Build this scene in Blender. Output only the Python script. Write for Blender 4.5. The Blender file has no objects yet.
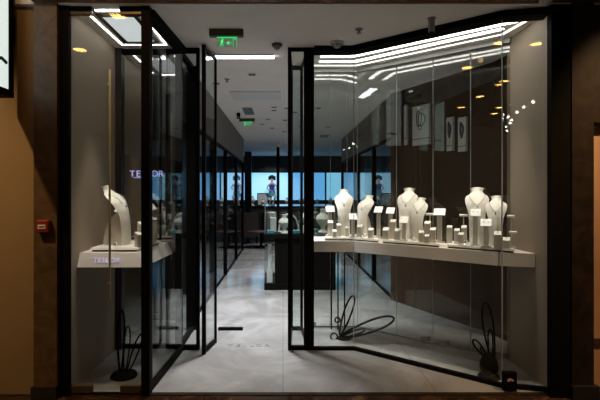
import bpy, bmesh, math, random
from mathutils import Vector, Matrix
random.seed(7)
S = bpy.context.scene
COL = S.collection
PI = math.pi
F = 467.0
CY = -3.6
EYE = 1.56
CEIL = 2.985

def X(px, D): return (px - 283.0) * D / F
def Z(py, D): return EYE - (py - 192.0) * D / F

# ------------------------------------------------------------ materials
def new_mat(name):
    m = bpy.data.materials.new(name); m.use_nodes = True
    nt = m.node_tree
    return m, nt, nt.nodes['Principled BSDF']

def mat(name, col, rough=0.5, metal=0.0, var=0.06, scale=8.0, spec=0.5, bump=0.0, stretch=None):
    m, nt, b = new_mat(name)
    tc = nt.nodes.new('ShaderNodeTexCoord'); mp = nt.nodes.new('ShaderNodeMapping')
    n = nt.nodes.new('ShaderNodeTexNoise'); n.inputs['Scale'].default_value = scale; n.inputs['Detail'].default_value = 4
    if stretch: mp.inputs['Scale'].default_value = stretch
    nt.links.new(tc.outputs['Object'], mp.inputs['Vector']); nt.links.new(mp.outputs['Vector'], n.inputs['Vector'])
    r = nt.nodes.new('ShaderNodeValToRGB')
    r.color_ramp.elements[0].position = 0.3; r.color_ramp.elements[1].position = 0.7
    r.color_ramp.elements[0].color = tuple(c*(1-var) for c in col) + (1,)
    r.color_ramp.elements[1].color = tuple(min(1, c*(1+var)) for c in col) + (1,)
    nt.links.new(n.outputs['Fac'], r.inputs['Fac']); nt.links.new(r.outputs['Color'], b.inputs['Base Color'])
    b.inputs['Roughness'].default_value = rough; b.inputs['Metallic'].default_value = metal
    b.inputs['Specular IOR Level'].default_value = spec
    if bump:
        bp = nt.nodes.new('ShaderNodeBump'); bp.inputs['Strength'].default_value = bump; bp.inputs['Distance'].default_value = 0.01
        nt.links.new(n.outputs['Fac'], bp.inputs['Height']); nt.links.new(bp.outputs['Normal'], b.inputs['Normal'])
    return m

def emis(name, col, strength):
    m, nt, b = new_mat(name)
    b.inputs['Base Color'].default_value = (0.8, 0.8, 0.8, 1)
    b.inputs['Emission Color'].default_value = col + (1,)
    b.inputs['Emission Strength'].default_value = strength
    return m

def glass(name, tint=(0.93, 0.96, 0.95), f0=0.04, rough=0.0):
    m = bpy.data.materials.new(name); m.use_nodes = True
    nt = m.node_tree; nt.nodes.clear()
    out = nt.nodes.new('ShaderNodeOutputMaterial')
    mix = nt.nodes.new('ShaderNodeMixShader'); tr = nt.nodes.new('ShaderNodeBsdfTransparent'); gl = nt.nodes.new('ShaderNodeBsdfGlossy')
    tr.inputs['Color'].default_value = tint + (1,); gl.inputs['Roughness'].default_value = rough
    lw = nt.nodes.new('ShaderNodeLayerWeight'); lw.inputs['Blend'].default_value = 0.5
    p = nt.nodes.new('ShaderNodeMath'); p.operation = 'POWER'; p.inputs[1].default_value = 5.0
    ma = nt.nodes.new('ShaderNodeMath'); ma.operation = 'MULTIPLY_ADD'; ma.inputs[1].default_value = 1 - f0; ma.inputs[2].default_value = f0
    nt.links.new(lw.outputs['Facing'], p.inputs[0]); nt.links.new(p.outputs[0], ma.inputs[0])
    nt.links.new(ma.outputs[0], mix.inputs['Fac']); nt.links.new(tr.outputs[0], mix.inputs[1]); nt.links.new(gl.outputs[0], mix.inputs[2])
    nt.links.new(mix.outputs[0], out.inputs['Surface'])
    return m

def marble(name, base, vein, rough, tile=None, grout=(0.1, 0.1, 0.1), vscale=1.2, vlo=0.42, vhi=0.62):
    m, nt, b = new_mat(name)
    tc = nt.nodes.new('ShaderNodeTexCoord')
    n = nt.nodes.new('ShaderNodeTexNoise'); n.inputs['Scale'].default_value = vscale; n.inputs['Detail'].default_value = 9
    n.inputs['Roughness'].default_value = 0.62; n.inputs['Distortion'].default_value = 1.4
    nt.links.new(tc.outputs['Object'], n.inputs['Vector'])
    r = nt.nodes.new('ShaderNodeValToRGB')
    r.color_ramp.elements[0].position = vlo; r.color_ramp.elements[1].position = vhi
    r.color_ramp.elements[0].color = base + (1,); r.color_ramp.elements[1].color = vein + (1,)
    nt.links.new(n.outputs['Fac'], r.inputs['Fac'])
    src = r.outputs['Color']
    if tile:
        br = nt.nodes.new('ShaderNodeTexBrick'); br.offset = 0.0
        br.inputs['Scale'].default_value = 1.0; br.inputs['Brick Width'].default_value = tile[0]; br.inputs['Row Height'].default_value = tile[1]
        br.inputs['Mortar Size'].default_value = 0.003
        br.inputs['Color1'].default_value = (1, 1, 1, 1); br.inputs['Color2'].default_value = (0.92, 0.92, 0.92, 1); br.inputs['Mortar'].default_value = grout + (1,)
        nt.links.new(tc.outputs['Object'], br.inputs['Vector'])
        mx = nt.nodes.new('ShaderNodeMix'); mx.data_type = 'RGBA'; mx.blend_type = 'MULTIPLY'; mx.inputs['Factor'].default_value = 1
        nt.links.new(src, mx.inputs['A']); nt.links.new(br.outputs['Color'], mx.inputs['B'])
        src = mx.outputs['Result']
    nt.links.new(src, b.inputs['Base Color'])
    b.inputs['Roughness'].default_value = rough
    return m

M = {}
M['black'] = mat('black_metal', (0.005, 0.0045, 0.004), 0.7, 0.0, 0.2, 20, 0.06)
M['floor'] = marble('grey_marble_tiles', (0.24, 0.23, 0.22), (0.34, 0.335, 0.33), 0.13, (1.2, 1.2), (0.55, 0.55, 0.55), 1.1)
M['mallfloor'] = marble('brown_marble', (0.030, 0.015, 0.008), (0.16, 0.08, 0.04), 0.10, None, vscale=2.5, vlo=0.5, vhi=0.75)
M['pilaster'] = marble('dark_brown_marble', (0.085, 0.052, 0.026), (0.155, 0.10, 0.055), 0.4, None, vscale=6, vlo=0.4, vhi=0.7)
M['dark_stone'] = marble('near_black_brown_marble', (0.016, 0.010, 0.006), (0.035, 0.022, 0.013), 0.4, None, vscale=6, vlo=0.4, vhi=0.7)
M['fascia'] = marble('polished_fascia_marble', (0.13, 0.050, 0.014), (0.36, 0.15, 0.04), 0.3, None, vscale=4, vlo=0.4, vhi=0.7)
M['ceil'] = mat('matt_ceiling_paint', (0.90, 0.86, 0.82), 0.85, var=0.03, scale=3)
M['tan'] = mat('tan_wall_paint', (0.28, 0.19, 0.10), 0.75, var=0.06, scale=2.5)
M['orange'] = mat('orange_timber_panel', (0.60, 0.36, 0.22), 0.5, var=0.25, scale=3, stretch=(1, 1, 0.2))
M['taupe'] = mat('taupe_wall_fabric', (0.20, 0.165, 0.135), 0.6, var=0.05, scale=60, bump=0.05)
M['taupe_light'] = mat('light_taupe_wall_fabric', (0.32, 0.245, 0.18), 0.6, var=0.05, scale=60, bump=0.05)
M['brown'] = mat('brown_wall_panel', (0.078, 0.047, 0.029), 0.55, var=0.08, scale=4, spec=0.15)
M['dark'] = mat('dark_panel', (0.022, 0.020, 0.020), 0.4, var=0.15, scale=5)
M['shelf'] = mat('pale_taupe_lacquer', (0.78, 0.69, 0.63), 0.4, var=0.02, scale=5)
M['cream'] = mat('cream_leatherette', (0.80, 0.75, 0.68), 0.55, var=0.03, scale=40, bump=0.08)
M['greige'] = mat('greige_leatherette', (0.56, 0.51, 0.44), 0.55, var=0.04, scale=40, bump=0.08)
M['card'] = mat('white_card', (0.86, 0.84, 0.80), 0.5, var=0.01)
M['gold'] = mat('gold_metal', (0.80, 0.64, 0.36), 0.4, 0.5, 0.05)
M['brass'] = mat('brushed_brass', (0.55, 0.43, 0.24), 0.35, 0.6, 0.08, 30)
M['bronze'] = mat('bronze_fitting', (0.085, 0.060, 0.035), 0.4, 0.3, 0.15, 15)
M['silver'] = mat('silver_metal', (0.85, 0.85, 0.86), 0.15, 1.0, 0.02)
M['steel'] = mat('grey_steel', (0.35, 0.34, 0.33), 0.4, 0.6, 0.04)
M['red'] = mat('red_plastic', (0.24, 0.02, 0.012), 0.4, var=0.05)
M['white'] = mat('white_plastic', (0.75, 0.75, 0.74), 0.45, var=0.02)
M['leather'] = mat('dark_brown_leather', (0.055, 0.035, 0.030), 0.45, var=0.15, scale=12, bump=0.1)
M['hair'] = mat('dark_hair', (0.012, 0.010, 0.012), 0.6, var=0.3, scale=40, bump=0.6)
M['skin'] = mat('painted_skin', (0.68, 0.50, 0.40), 0.5, var=0.04)
M['bluecloth'] = mat('blue_cloth', (0.03, 0.06, 0.45), 0.6, var=0.15, scale=20)
M['orangecloth'] = mat('orange_cloth', (0.65, 0.20, 0.06), 0.6, var=0.15, scale=20)
M['teal'] = mat('teal_velvet', (0.10, 0.33, 0.38), 0.7, var=0.15, scale=25)
M['slot'] = mat('dark_vent_grey', (0.09, 0.09, 0.09), 0.6, var=0.05)
M['poster'] = mat('pale_grey_print', (0.62, 0.63, 0.61), 0.5, var=0.03)
M['violet_letter'] = emis('violet_lit_letters', (0.42, 0.40, 1.0), 0.55)
M['letter_grey'] = mat('grey_inlay', (0.17, 0.17, 0.17), 0.4, var=0.05)
M['letter_shelf'] = mat('violet_metal_letter', (0.42, 0.36, 0.95), 0.5, 0.0, 0.03)
M['letter_soft'] = emis('soft_violet_lit_letters', (0.42, 0.36, 1.0), 0.30)
M['pink'] = mat('pale_pink_print', (0.60, 0.40, 0.38), 0.5, var=0.05)
M['led'] = emis('led_diffuser', (1.0, 0.955, 0.90), 8.0)
M['led_trim'] = emis('led_trim_diffuser', (1.0, 0.93, 0.85), 1.8)
M['ledbar'] = emis('linear_lamp_diffuser', (0.95, 0.96, 1.0), 10.0)
M['panel_glow'] = emis('soft_light_panel', (0.93, 0.96, 1.0), 0.42)
M['lightbox'] = emis('lightbox_face', (0.88, 1.0, 0.95), 0.5)
M['warmlamp'] = emis('amber_lamp', (1.0, 0.50, 0.12), 22.0)
M['smalllamp'] = emis('small_white_lamp', (1.0, 0.93, 0.8), 16.0)
M['green'] = emis('green_sign_ink', (0.02, 0.85, 0.18), 0.5)
M['blue'] = emis('blue_evening_window', (0.12, 0.42, 0.85), 0.8)
M['blue_pale'] = emis('pale_evening_window', (0.22, 0.57, 0.86), 0.8)
M['glass'] = glass('clear_glass')
M['glass_back'] = glass('back_glass', (0.93, 0.93, 0.91), 0.06)
M['glass_tint'] = glass('smoked_glass', (0.85, 0.83, 0.80), 0.40)
M['glass_side'] = glass('showcase_glass', (0.80, 0.84, 0.84), 0.07)
M['acrylic'] = glass('acrylic_sheet', (0.86, 0.97, 0.88), 0.05)
M['joint'] = mat('glass_joint_seal', (0.28, 0.28, 0.27), 0.4, var=0.03)

# ------------------------------------------------------------ mesh kit
class MB:
    def __init__(s): s.bm = bmesh.new()
    def box(s, x0, x1, y0, y1, z0, z1, mx=None, bev=0.0):
        r = bmesh.ops.create_cube(s.bm, size=1.0); vs = r['verts']
        T = Matrix.Translation(((x0+x1)/2, (y0+y1)/2, (z0+z1)/2)) @ Matrix.Diagonal((abs(x1-x0), abs(y1-y0), abs(z1-z0), 1))
        bmesh.ops.transform(s.bm, matrix=(mx @ T) if mx else T, verts=vs)
        if bev:
            es = list({e for v in vs for e in v.link_edges})
            bmesh.ops.bevel(s.bm, geom=es, offset=bev, segments=2, affect='EDGES', profile=0.5)
        return s
    def bar(s, a, b, w, h):
        a, b = Vector(a), Vector(b); d = b - a
        if abs(d.normalized().z) > 0.999: R = Matrix.Identity(3); up = None
        y = d.normalized(); u = Vector((0, 0, 1)) if abs(y.z) < 0.99 else Vector((0, 1, 0))
        x = y.cross(u).normalized(); z = x.cross(y).normalized()
        R = Matrix((x, y, z)).transposed().to_4x4()
        mx = Matrix.Translation((a+b)/2) @ R
        return s.box(-w/2, w/2, -d.length/2, d.length/2, -h/2, h/2, mx)
    def cyl(s, c, r, h, r2=None, seg=20, mx=None):
        q = bmesh.ops.create_cone(s.bm, cap_ends=True, segments=seg, radius1=r, radius2=r if r2 is None else r2, depth=h)
        T = Matrix.Translation((c[0], c[1], c[2]+h/2))
        bmesh.ops.transform(s.bm, matrix=(mx @ T) if mx else T, verts=q['verts']); return s
    def ball(s, c, r, sc=(1, 1, 1), seg=14, mx=None):
        q = bmesh.ops.create_uvsphere(s.bm, u_segments=seg, v_segments=max(6, seg//2+2), radius=r)
        T = Matrix.Translation(c) @ Matrix.Diagonal((*sc, 1))
        bmesh.ops.transform(s.bm, matrix=(mx @ T) if mx else T, verts=q['verts']); return s
    def tube(s, pts, r, seg=8, closed=False):
        pts = [Vector(p) for p in pts]; n = len(pts); rings = []
        nrm = None
        for i, p in enumerate(pts):
            if closed: t = pts[(i+1) % n] - pts[i-1]
            else: t = pts[min(i+1, n-1)] - pts[max(i-1, 0)]
            t.normalize()
            if nrm is None:
                nrm = t.cross(Vector((0, 0, 1)) if abs(t.z) < 0.9 else Vector((1, 0, 0))).normalized()
            nrm = (nrm - t*nrm.dot(t)).normalized(); b = t.cross(nrm)
            rr = r(i/(n-1)) if callable(r) else r
            rings.append([s.bm.verts.new(p + (nrm*math.cos(2*PI*k/seg) + b*math.sin(2*PI*k/seg))*rr) for k in range(seg)])
        for i in range(n if closed else n-1):
            A, B = rings[i], rings[(i+1) % n]
            off = 0
            if closed and i == n-1:
                off = min(range(seg), key=lambda o: (A[0].co - B[o].co).length)
            for k in range(seg):
                s.bm.faces.new((A[k], A[(k+1) % seg], B[(k+1+off) % seg], B[(k+off) % seg]))
        if not closed:
            s.bm.faces.new(rings[0][::-1]); s.bm.faces.new(rings[-1])
        return s
    def prism(s, poly, z0, z1, top=None):
        top = top or poly
        a = [s.bm.verts.new((p[0], p[1], z0)) for p in poly]; b = [s.bm.verts.new((p[0], p[1], z1)) for p in top]
        n = len(poly)
        s.bm.faces.new(a[::-1]); s.bm.faces.new(b)
        for i in range(n): s.bm.faces.new((a[i], a[(i+1) % n], b[(i+1) % n], b[i]))
        return s
    def side(s, prof, x0, x1, mx=None):      # profile in (y,z) extruded along x
        a = [s.bm.verts.new((x0, p[0], p[1])) for p in prof]; b = [s.bm.verts.new((x1, p[0], p[1])) for p in prof]
        n = len(prof)
        s.bm.faces.new(a[::-1]); s.bm.faces.new(b)
        for i in range(n): s.bm.faces.new((a[i], a[(i+1) % n], b[(i+1) % n], b[i]))
        if mx: bmesh.ops.transform(s.bm, matrix=mx, verts=a+b)
        return s
    def lathe(s, prof, c=(0, 0, 0), seg=24):
        rings = []
        for r, z in prof:
            rings.append([s.bm.verts.new((c[0]+max(r, 1e-4)*math.cos(2*PI*k/seg), c[1]+max(r, 1e-4)*math.sin(2*PI*k/seg), c[2]+z)) for k in range(seg)])
        for A, B in zip(rings, rings[1:]):
            for k in range(seg): s.bm.faces.new((A[k], A[(k+1) % seg], B[(k+1) % seg], B[k]))
        s.bm.faces.new(rings[0][::-1]); s.bm.faces.new(rings[-1]); return s
    def build(s, name, m, parent=None, smooth=False, loc=None):
        bmesh.ops.recalc_face_normals(s.bm, faces=s.bm.faces)
        me = bpy.data.meshes.new(name); s.bm.to_mesh(me); s.bm.free()
        me.materials.append(m)
        if smooth:
            for p in me.polygons: p.use_smooth = True
            try: me.set_sharp_from_angle(angle=math.radians(40))
            except Exception: pass
        o = bpy.data.objects.new(name, me); COL.objects.link(o)
        if parent: o.parent = parent
        if loc: o.location = loc
        return o

def tag(o, label=None, cat=None, group=None, kind=None):
    if label: o['label'] = label
    if cat: o['category'] = cat
    if group: o['group'] = group
    if kind: o['kind'] = kind
    return o
def empty(name, loc=(0, 0, 0), rz=0.0, label=None, cat=None, group=None, kind=None):
    o = bpy.data.objects.new(name, None); COL.objects.link(o); o.location = loc; o.rotation_euler.z = rz
    o.empty_display_size = 0.1
    return tag(o, label, cat, group, kind)
def children(o): return [c for c in o.children]
def copy_tree(o, parent=None):
    c = o.copy(); COL.objects.link(c)
    if parent: c.parent = parent
    for ch in list(o.children): copy_tree(ch, c)
    return c
def struct(o, label=None, cat=None): return tag(o, label, cat, kind='structure')
def offset(pts, d):
    """offset an open polyline sideways by d, mitred"""
    out = []; n = len(pts)
    for i in range(n):
        def nr(a, b):
            v = Vector((b[0]-a[0], b[1]-a[1])).normalized(); return Vector((-v.y, v.x))
        if i == 0: v = nr(pts[0], pts[1]); k = 1
        elif i == n-1: v = nr(pts[-2], pts[-1]); k = 1
        else:
            a, b = nr(pts[i-1], pts[i]), nr(pts[i], pts[i+1]); v = (a+b).normalized(); k = 1/max(0.3, v.dot(a))
        out.append((pts[i][0]+v.x*d*k, pts[i][1]+v.y*d*k))
    return out
def band(mb, pts, w, z0, z1):
    return mb.prism(offset(pts, w/2) + offset(pts, -w/2)[::-1], z0, z1)
def text_mesh(name, body, size, m, parent, mx, depth=0.002, spacing=1.0, align='CENTER'):
    cu = bpy.data.curves.new(name, 'FONT'); cu.body = body; cu.size = size; cu.extrude = depth; cu.space_character = spacing
    cu.align_x = align; cu.align_y = 'CENTER'
    t = bpy.data.objects.new(name, cu); COL.objects.link(t)
    bpy.context.view_layer.update()
    dg = bpy.context.evaluated_depsgraph_get()
    me = bpy.data.meshes.new_from_object(t.evaluated_get(dg)); me.transform(mx)
    bpy.data.objects.remove(t)
    me.materials.clear(); me.materials.append(m)
    o = bpy.data.objects.new(name, me); COL.objects.link(o)
    if parent: o.parent = parent
    return o
UP = Matrix.Rotation(PI/2, 4, 'X')      # text standing up, facing -Y

# ------------------------------------------------------------ setting: floor, ceiling, walls
struct(MB().box(-6, 6, 0.0, 15.4, -0.12, 0.0).build('floor', M['floor']))
struct(MB().box(-8, 8, -13, -0.012, -0.12, -0.004).build('floor_mall', M['mallfloor']))
struct(MB().box(-6, 6, -0.012, 0.035, -0.1, 0.002).build('trim_1', mat('dark_threshold_stone', (0.03, 0.02, 0.015), 0.2, var=0.3, scale=9)))
struct(MB().box(-6, 6, -0.06, 15.4, CEIL, CEIL+0.1).build('ceiling', M['ceil']))
struct(MB().box(-8, 8, -13, -0.35, 3.62, 3.72).build('ceiling_mall', mat('mall_ceiling_paint', (0.10, 0.075, 0.055), 0.8, var=0.04, scale=2)))
struct(MB().box(-1.885, 6, -0.14, -0.06, 2.993, 3.65).build('wall_front', M['fascia']))
struct(MB().box(-6, -1.88, 0.0, 0.12, 0, 3.65).build('wall_left', M['tan']))
pl = struct(MB().box(-1.885, -1.71, -0.07, 0.12, 0.09, 2.993).build('pillar_left', M['pilaster']))
struct(MB().box(-1.90, -1.71, -0.085, 0.12, 0, 0.09).build('baseboard_left', M['dark']))
struct(MB().box(-1.71, -1.637, -0.03, 0.012, 0, CEIL).build('trim_2', M['black']))
struct(MB().box(-1.72, -1.66, 0.012, 1.12, 0, CEIL).build('wall_window_left', M['taupe_light']))
struct(MB().box(-1.66, -1.60, 1.02, 1.12, 0, CEIL).build('trim_3', M['dark']))
# right end
struct(MB().box(2.035, 2.185, -0.06, 0.0, 0, CEIL).build('trim_4', M['black']))
struct(MB().box(2.10, 2.17, 0.0, 0.78, 0, CEIL).build('wall_window_right', M['taupe_light']))
struct(MB().box(2.185, 2.35, -0.07, 0.12, 0.1, 2.993).build('pillar_right', M['dark_stone']))
struct(MB().box(2.175, 2.375, -0.10, 0.12, 0, 0.1).build('baseboard_right', M['dark']))
wr = struct(MB().box(2.35, 4.5, 0.04, 0.16, 0, 2.09).build('wall_right', M['orange']))
struct(MB().box(2.35, 4.5, -0.04, 0.16, 2.09, 3.65).build('wall_right_lintel', M['dark_stone']))
struct(MB().box(2.35, 4.5, 0.02, 0.04, 0.38, 0.42).build('trim_5', M['brown']))
# interior walls
struct(MB().box(-1.16, -1.06, 1.78, 9.0, 2.37, CEIL).build('wall_header_left', M['taupe']))
struct(MB().box(1.58, 1.68, 3.2, 9.0, 2.37, CEIL).build('wall_header_right', M['taupe']))
struct(MB().box(-1.72, -1.62, 3.2, 9.0, 0, CEIL).build('wall_showcase_left', M['dark']))
struct(MB().box(2.20, 2.30, 3.2, 9.0, 0, CEIL).build('wall_showcase_right', M['dark']))
q = MB().prism([(1.56, 3.16), (2.30, 1.52), (2.40, 0.78), (2.5, 0.78), (2.42, 1.55), (1.68, 3.2)], 0, CEIL).build('wall_brown', M['brown']); struct(q)
struct(MB().box(-6.1, -6, 0.1, 15.4, 0, CEIL).build('wall_far_left', M['dark']))
struct(MB().box(6, 6.1, 0.1, 15.4, 0, CEIL).build('wall_far_right', M['dark']))
# back wall with openings
bw = MB()
bw.box(-6, 6, 14.95, 15.1, 2.37, CEIL).box(-6, 6, 14.95, 15.1, 0, 1.20)
bw.box(-6, -5.3, 14.95, 15.1, 1.2, 2.37).box(-4.5, -3.2, 14.95, 15.1, 1.2, 2.37).box(3.6, 6, 14.95, 15.1, 1.2, 2.37)
struct(bw.build('wall_back', M['dark']))
def back_window(n, x0, x1, splits):
    w = struct(empty('window_%d' % n, (0, 0, 0)))
    xs = [x0] + splits + [x1]
    f = MB()
    for x in splits: f.box(x-0.03, x+0.03, 14.97, 15.05, 1.2, 2.37)
    f.box(x0, x1, 14.97, 15.06, 1.2, 1.24).box(x0, x1, 14.97, 15.06, 2.33, 2.37)
    f.build('window_frame', M['black'], w)
    for i in range(len(xs)-1):
        MB().box(xs[i]+0.005, xs[i+1]-0.005, 15.07, 15.09, 1.22, 2.35).build('pane', M['blue_pale'] if i % 2 else M['blue'], w)
back_window(1, -5.3, -4.5, [-4.92])
back_window(2, -3.2, 3.6, [-1.35, 0.32, 1.7])
struct(MB().box(-1.36, -1.12, 12.9, 13.15, 0, CEIL).build('column', M['dark']))

# ------------------------------------------------------------ storefront glazing
RZ0, RZ1 = 2.935, CEIL       # black head band at the ceiling
# left display window
w = struct(empty('window_3'))
f = MB()
f.box(-1.085, -1.02, -0.03, 0.05, 0, CEIL)                                  # corner post
f.bar((-1.05, 0.05, 0.022), (-1.0, 1.0, 0.022), 0.045, 0.044)
f.bar((-1.05, 0.05, 2.955), (-1.0, 1.0, 2.955), 0.09, 0.06)
f.box(-1.66, -1.47, -0.02, 0.03, 2.955, CEIL).box(-1.255, -1.085, -0.02, 0.03, 2.955, CEIL)
f.box(-1.66, -1.085, -0.005, 0.02, 0.002, 0.012)
f.build('window_frame', M['black'], w)
MB().box(-1.655, -1.088, 0.004, 0.016, 0.03, 2.975).build('front_pane', M['glass'], w)
p = MB(); p.prism([(-1.055, 0.055), (-1.005, 1.0), (-0.995, 1.0), (-1.045, 0.055)], 0.044, 2.925); p.build('return_pane', M['glass'], w)
for x0, x1 in ((-1.655, -1.47), (-1.255, -1.088)):
    MB().box(x0, x1, -0.012, 0.03, 0.012, 0.07, bev=0.004).build('patch_fitting', M['bronze'], w)
    MB().box(x0, x1, -0.012, 0.03, 2.925, 2.955, bev=0.004).build('patch_fitting', M['bronze'], w)
# smoked back glass of left window
w = struct(empty('window_4'))
f = MB(); f.box(-1.60, -1.06, 1.05, 1.09, 0, 0.04).box(-1.60, -1.06, 1.05, 1.09, 2.93, CEIL)
f.box(-1.235, -1.215, 1.055, 1.085, 0.04, 2.93)
f.build('window_frame', M['black'], w)
MB().box(-1.60, -1.237, 1.064, 1.074, 0.04, 2.93).build('pane', M['glass_tint'], w)
MB().box(-1.213, -1.06, 1.064, 1.074, 0.04, 2.93).build('pane', M['glass_tint'], w)
# portal left
w = struct(empty('window_5'))
f = MB()
f.box(-1.062, -1.0, 1.0, 1.065, 0, CEIL).box(-0.858, -0.826, 1.01, 1.05, 0, CEIL)
f.box(-1.0, -0.858, 1.01, 1.05, 2.935, CEIL).box(-1.0, -0.858, 1.01, 1.05, 0, 0.045)
f.bar((-1.03, 1.06, 0.02), (-1.03, 1.70, 0.02), 0.05, 0.04).bar((-1.03, 1.06, 2.96), (-1.03, 1.70, 2.96), 0.05, 0.05)
f.box(-1.095, -0.965, 1.68, 1.78, 0, CEIL)
f.build('window_frame', M['black'], w)
MB().box(-0.998, -0.86, 1.025, 1.035, 0.045, 2.935).build('pane', M['glass'], w)
# door leaf
d = struct(empty('door_1'))
f = MB()
f.box(-0.780, -0.745, 0.88, 0.93, 0, 2.975).bar((-0.70, 1.24, 0.0), (-0.70, 1.24, 2.95), 0.025, 0.03)
f.bar((-0.762, 0.92, 2.94), (-0.70, 1.24, 2.94), 0.03, 0.03).bar((-0.762, 0.92, 0.03), (-0.70, 1.24, 0.03), 0.03, 0.03)
f.build('door_frame', M['black'], d)
p = MB(); p.prism([(-0.767, 0.93), (-0.705, 1.23), (-0.697, 1.23), (-0.757, 0.93)], 0.045, 2.925); p.build('pane', M['glass'], d)
struct(MB().box(-0.73, -0.455, 1.66, 1.70, 0.0, 0.03).build('trim_6', M['black']))
# portal right
w = struct(empty('window_6'))
f = MB()
f.box(0.048, 0.08, 1.0, 1.05, 0, CEIL).box(0.208, 0.306, 1.0, 1.08, 0, CEIL)
f.box(0.08, 0.208, 1.005, 1.045, 2.955, CEIL).box(0.08, 0.208, 1.005, 1.045, 0, 0.04)
f.box(0.082, 0.112, 1.66, 1.70, 0, CEIL).box(0.195, 0.225, 1.66, 1.70, 0, CEIL)
f.box(0.112, 0.195, 1.665, 1.695, 2.94, CEIL).box(0.112, 0.195, 1.665, 1.695, 0, 0.04)
f.bar((0.066, 1.05, 0.02), (0.092, 1.66, 0.02), 0.025, 0.04).bar((0.066, 1.05, 2.97), (0.092, 1.66, 2.97), 0.025, 0.03)
f.bar((0.25, 1.08, 0.02), (0.212, 1.66, 0.02), 0.025, 0.04).bar((0.25, 1.08, 2.97), (0.212, 1.66, 2.97), 0.025, 0.03)
f.build('window_frame', M['black'], w)
MB().box(0.08, 0.208, 1.02, 1.03, 0.04, 2.955).build('pane', M['glass'], w)
MB().box(0.112, 0.195, 1.675, 1.685, 0.04, 2.94).build('pane', M['glass'], w)
# right display window, front
A0, A1, A2 = (0.306, 1.02), (0.70, 1.02), (2.065, 0.06)
KN = (1.752, 0.135)
def lerp(a, b, t): return (a[0]+(b[0]-a[0])*t, a[1]+(b[1]-a[1])*t)
w = struct(empty('window_7'))
f = MB(); band(f, [A0, A1, KN, A2], 0.045, 0.0, 0.03); band(f, [A0, A1, KN, A2], 0.16, 2.935, CEIL)
f.build('window_frame', M['black'], w)
J = KN
for a, b in ((A0, A1), (A1, J), (J, A2)):
    p = MB(); band(p, [lerp(a, b, 0.003), lerp(a, b, 0.997)], 0.012, 0.03, 2.935); p.build('pane', M['glass'], w)
p = MB()
for q in (J, A1): p.box(q[0]-0.0022, q[0]+0.0022, q[1]-0.008, q[1]+0.008, 0.05, 2.935)
p.build('seal', M['joint'], w)
# right display window, back
B0, B1, B2 = (0.26, 1.80), (0.86, 1.80), (2.10, 0.71)
w = struct(empty('window_8'))
f = MB(); band(f, [B0, B1, B2], 0.02, 0.0, 0.012); band(f, [B0, B1, B2], 0.05, 2.94, CEIL)
f.build('window_frame', M['steel'], w)
pts = [B0, lerp(B0, B1, 0.48), lerp(B0, B1, 0.80), B1, lerp(B1, B2, 0.30), lerp(B1, B2, 0.55), lerp(B1, B2, 0.78), B2]
for a, b in zip(pts, pts[1:]):
    p = MB(); band(p, [lerp(a, b, 0.006), lerp(a, b, 0.994)], 0.010, 0.012, 2.94); p.build('pane', M['glass_back'], w)
p = MB()
for q in pts[1:-1]: p.box(q[0]-0.0015, q[0]+0.0015, q[1]-0.008, q[1]+0.008, 0.012, 2.94)
p.build('seal', M['joint'], w)
for q in (lerp(B0, B1, 0.12), lerp(B1, B2, 0.50), lerp(B1, B2, 0.62), lerp(B1, B2, 0.95)):
    MB().box(q[0]-0.05, q[0]+0.05, q[1]-0.016, q[1]+0.016, 0.012, 0.06, bev=0.004).build('glass_clip', M['steel'], w)
# interior showcases' glass
def side_glass(n, x, y0, y1, posts, z1):
    w = struct(empty('window_%d' % n))
    f = MB()
    for y in posts: f.box(x-0.035, x+0.035, y-0.05, y+0.05, 0, z1)
    f.box(x-0.02, x+0.02, y0, y1, 0, 0.03).box(x-0.03, x+0.03, y0, y1, z1-0.04, z1)
    f.build('window_frame', M['black'], w)
    ys = [y0] + list(posts) + [y1]
    for a, b in zip(ys, ys[1:]):
        if b-a > 0.15: MB().box(x-0.005, x+0.005, a+0.055, b-0.055, 0.03, z1-0.04).build('pane', M['glass_side'], w)
side_glass(9, -1.09, 1.78, 9.0, [3.55, 5.2, 7.2, 8.95], 2.37)
side_glass(10, 1.60, 3.24, 9.0, [4.6, 6.3, 8.95], 2.37)

# gold pull rod
t = empty('pull_rod', (X(110, 3.66), 0.055, 0), 0, 'long slim gold rod standing upright inside the left display window glass', 'rod')
MB().cyl((0, 0, 0.73), 0.0085, 1.79, seg=12).build('rod', M['gold'], t, True)
for z in (0.85, 2.4):
    MB().box(-0.006, 0.006, -0.038, 0.0, z-0.008, z+0.008).build('standoff', M['gold'], t)

# ------------------------------------------------------------ LED lighting
def led(name, pts, w, m, label, z=CEIL, closed=False, h=0.003):
    b = MB()
    if closed:
        o = offset([pts[-1]]+pts+[pts[0]], 0)
        n = len(pts)
        for i in range(n): band(b, [pts[i], pts[(i+1) % n]], w, z-h, z-0.0005)
    else: band(b, pts, w, z-h, z-0.0005)
    o = b.build(name, m); tag(o, label, 'led light', 'LED ceiling lines of the display windows'); return o
led('led_strip', [(0.40, 1.31), (0.72, 1.31), (1.975, 0.27)], 0.055, M['led'], 'bright white LED ceiling line nearest the angled right window glass')
led('led_strip', [(0.40, 1.50), (0.78, 1.50), (1.92, 0.47)], 0.055, M['led'], 'bright white LED ceiling line second from the angled right window glass')
led('led_trim', [(0.33, 1.66), (0.82, 1.66), (1.98, 0.62), (2.045, 0.12)], 0.03, M['led_trim'], 'thin dimmer LED ceiling line along the top of the back glass, right window')
led('led_strip', [(-1.555, 0.14), (-1.555, 0.92), (-1.13, 0.92), (-1.13, 0.14)], 0.014, M['led'], 'U-shaped LED ceiling line around the left display window')
led('led_strip', [(-1.47, 0.065), (-1.255, 0.065)], 0.035, M['led'], 'short LED ceiling line directly behind the left window front glass')
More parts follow.
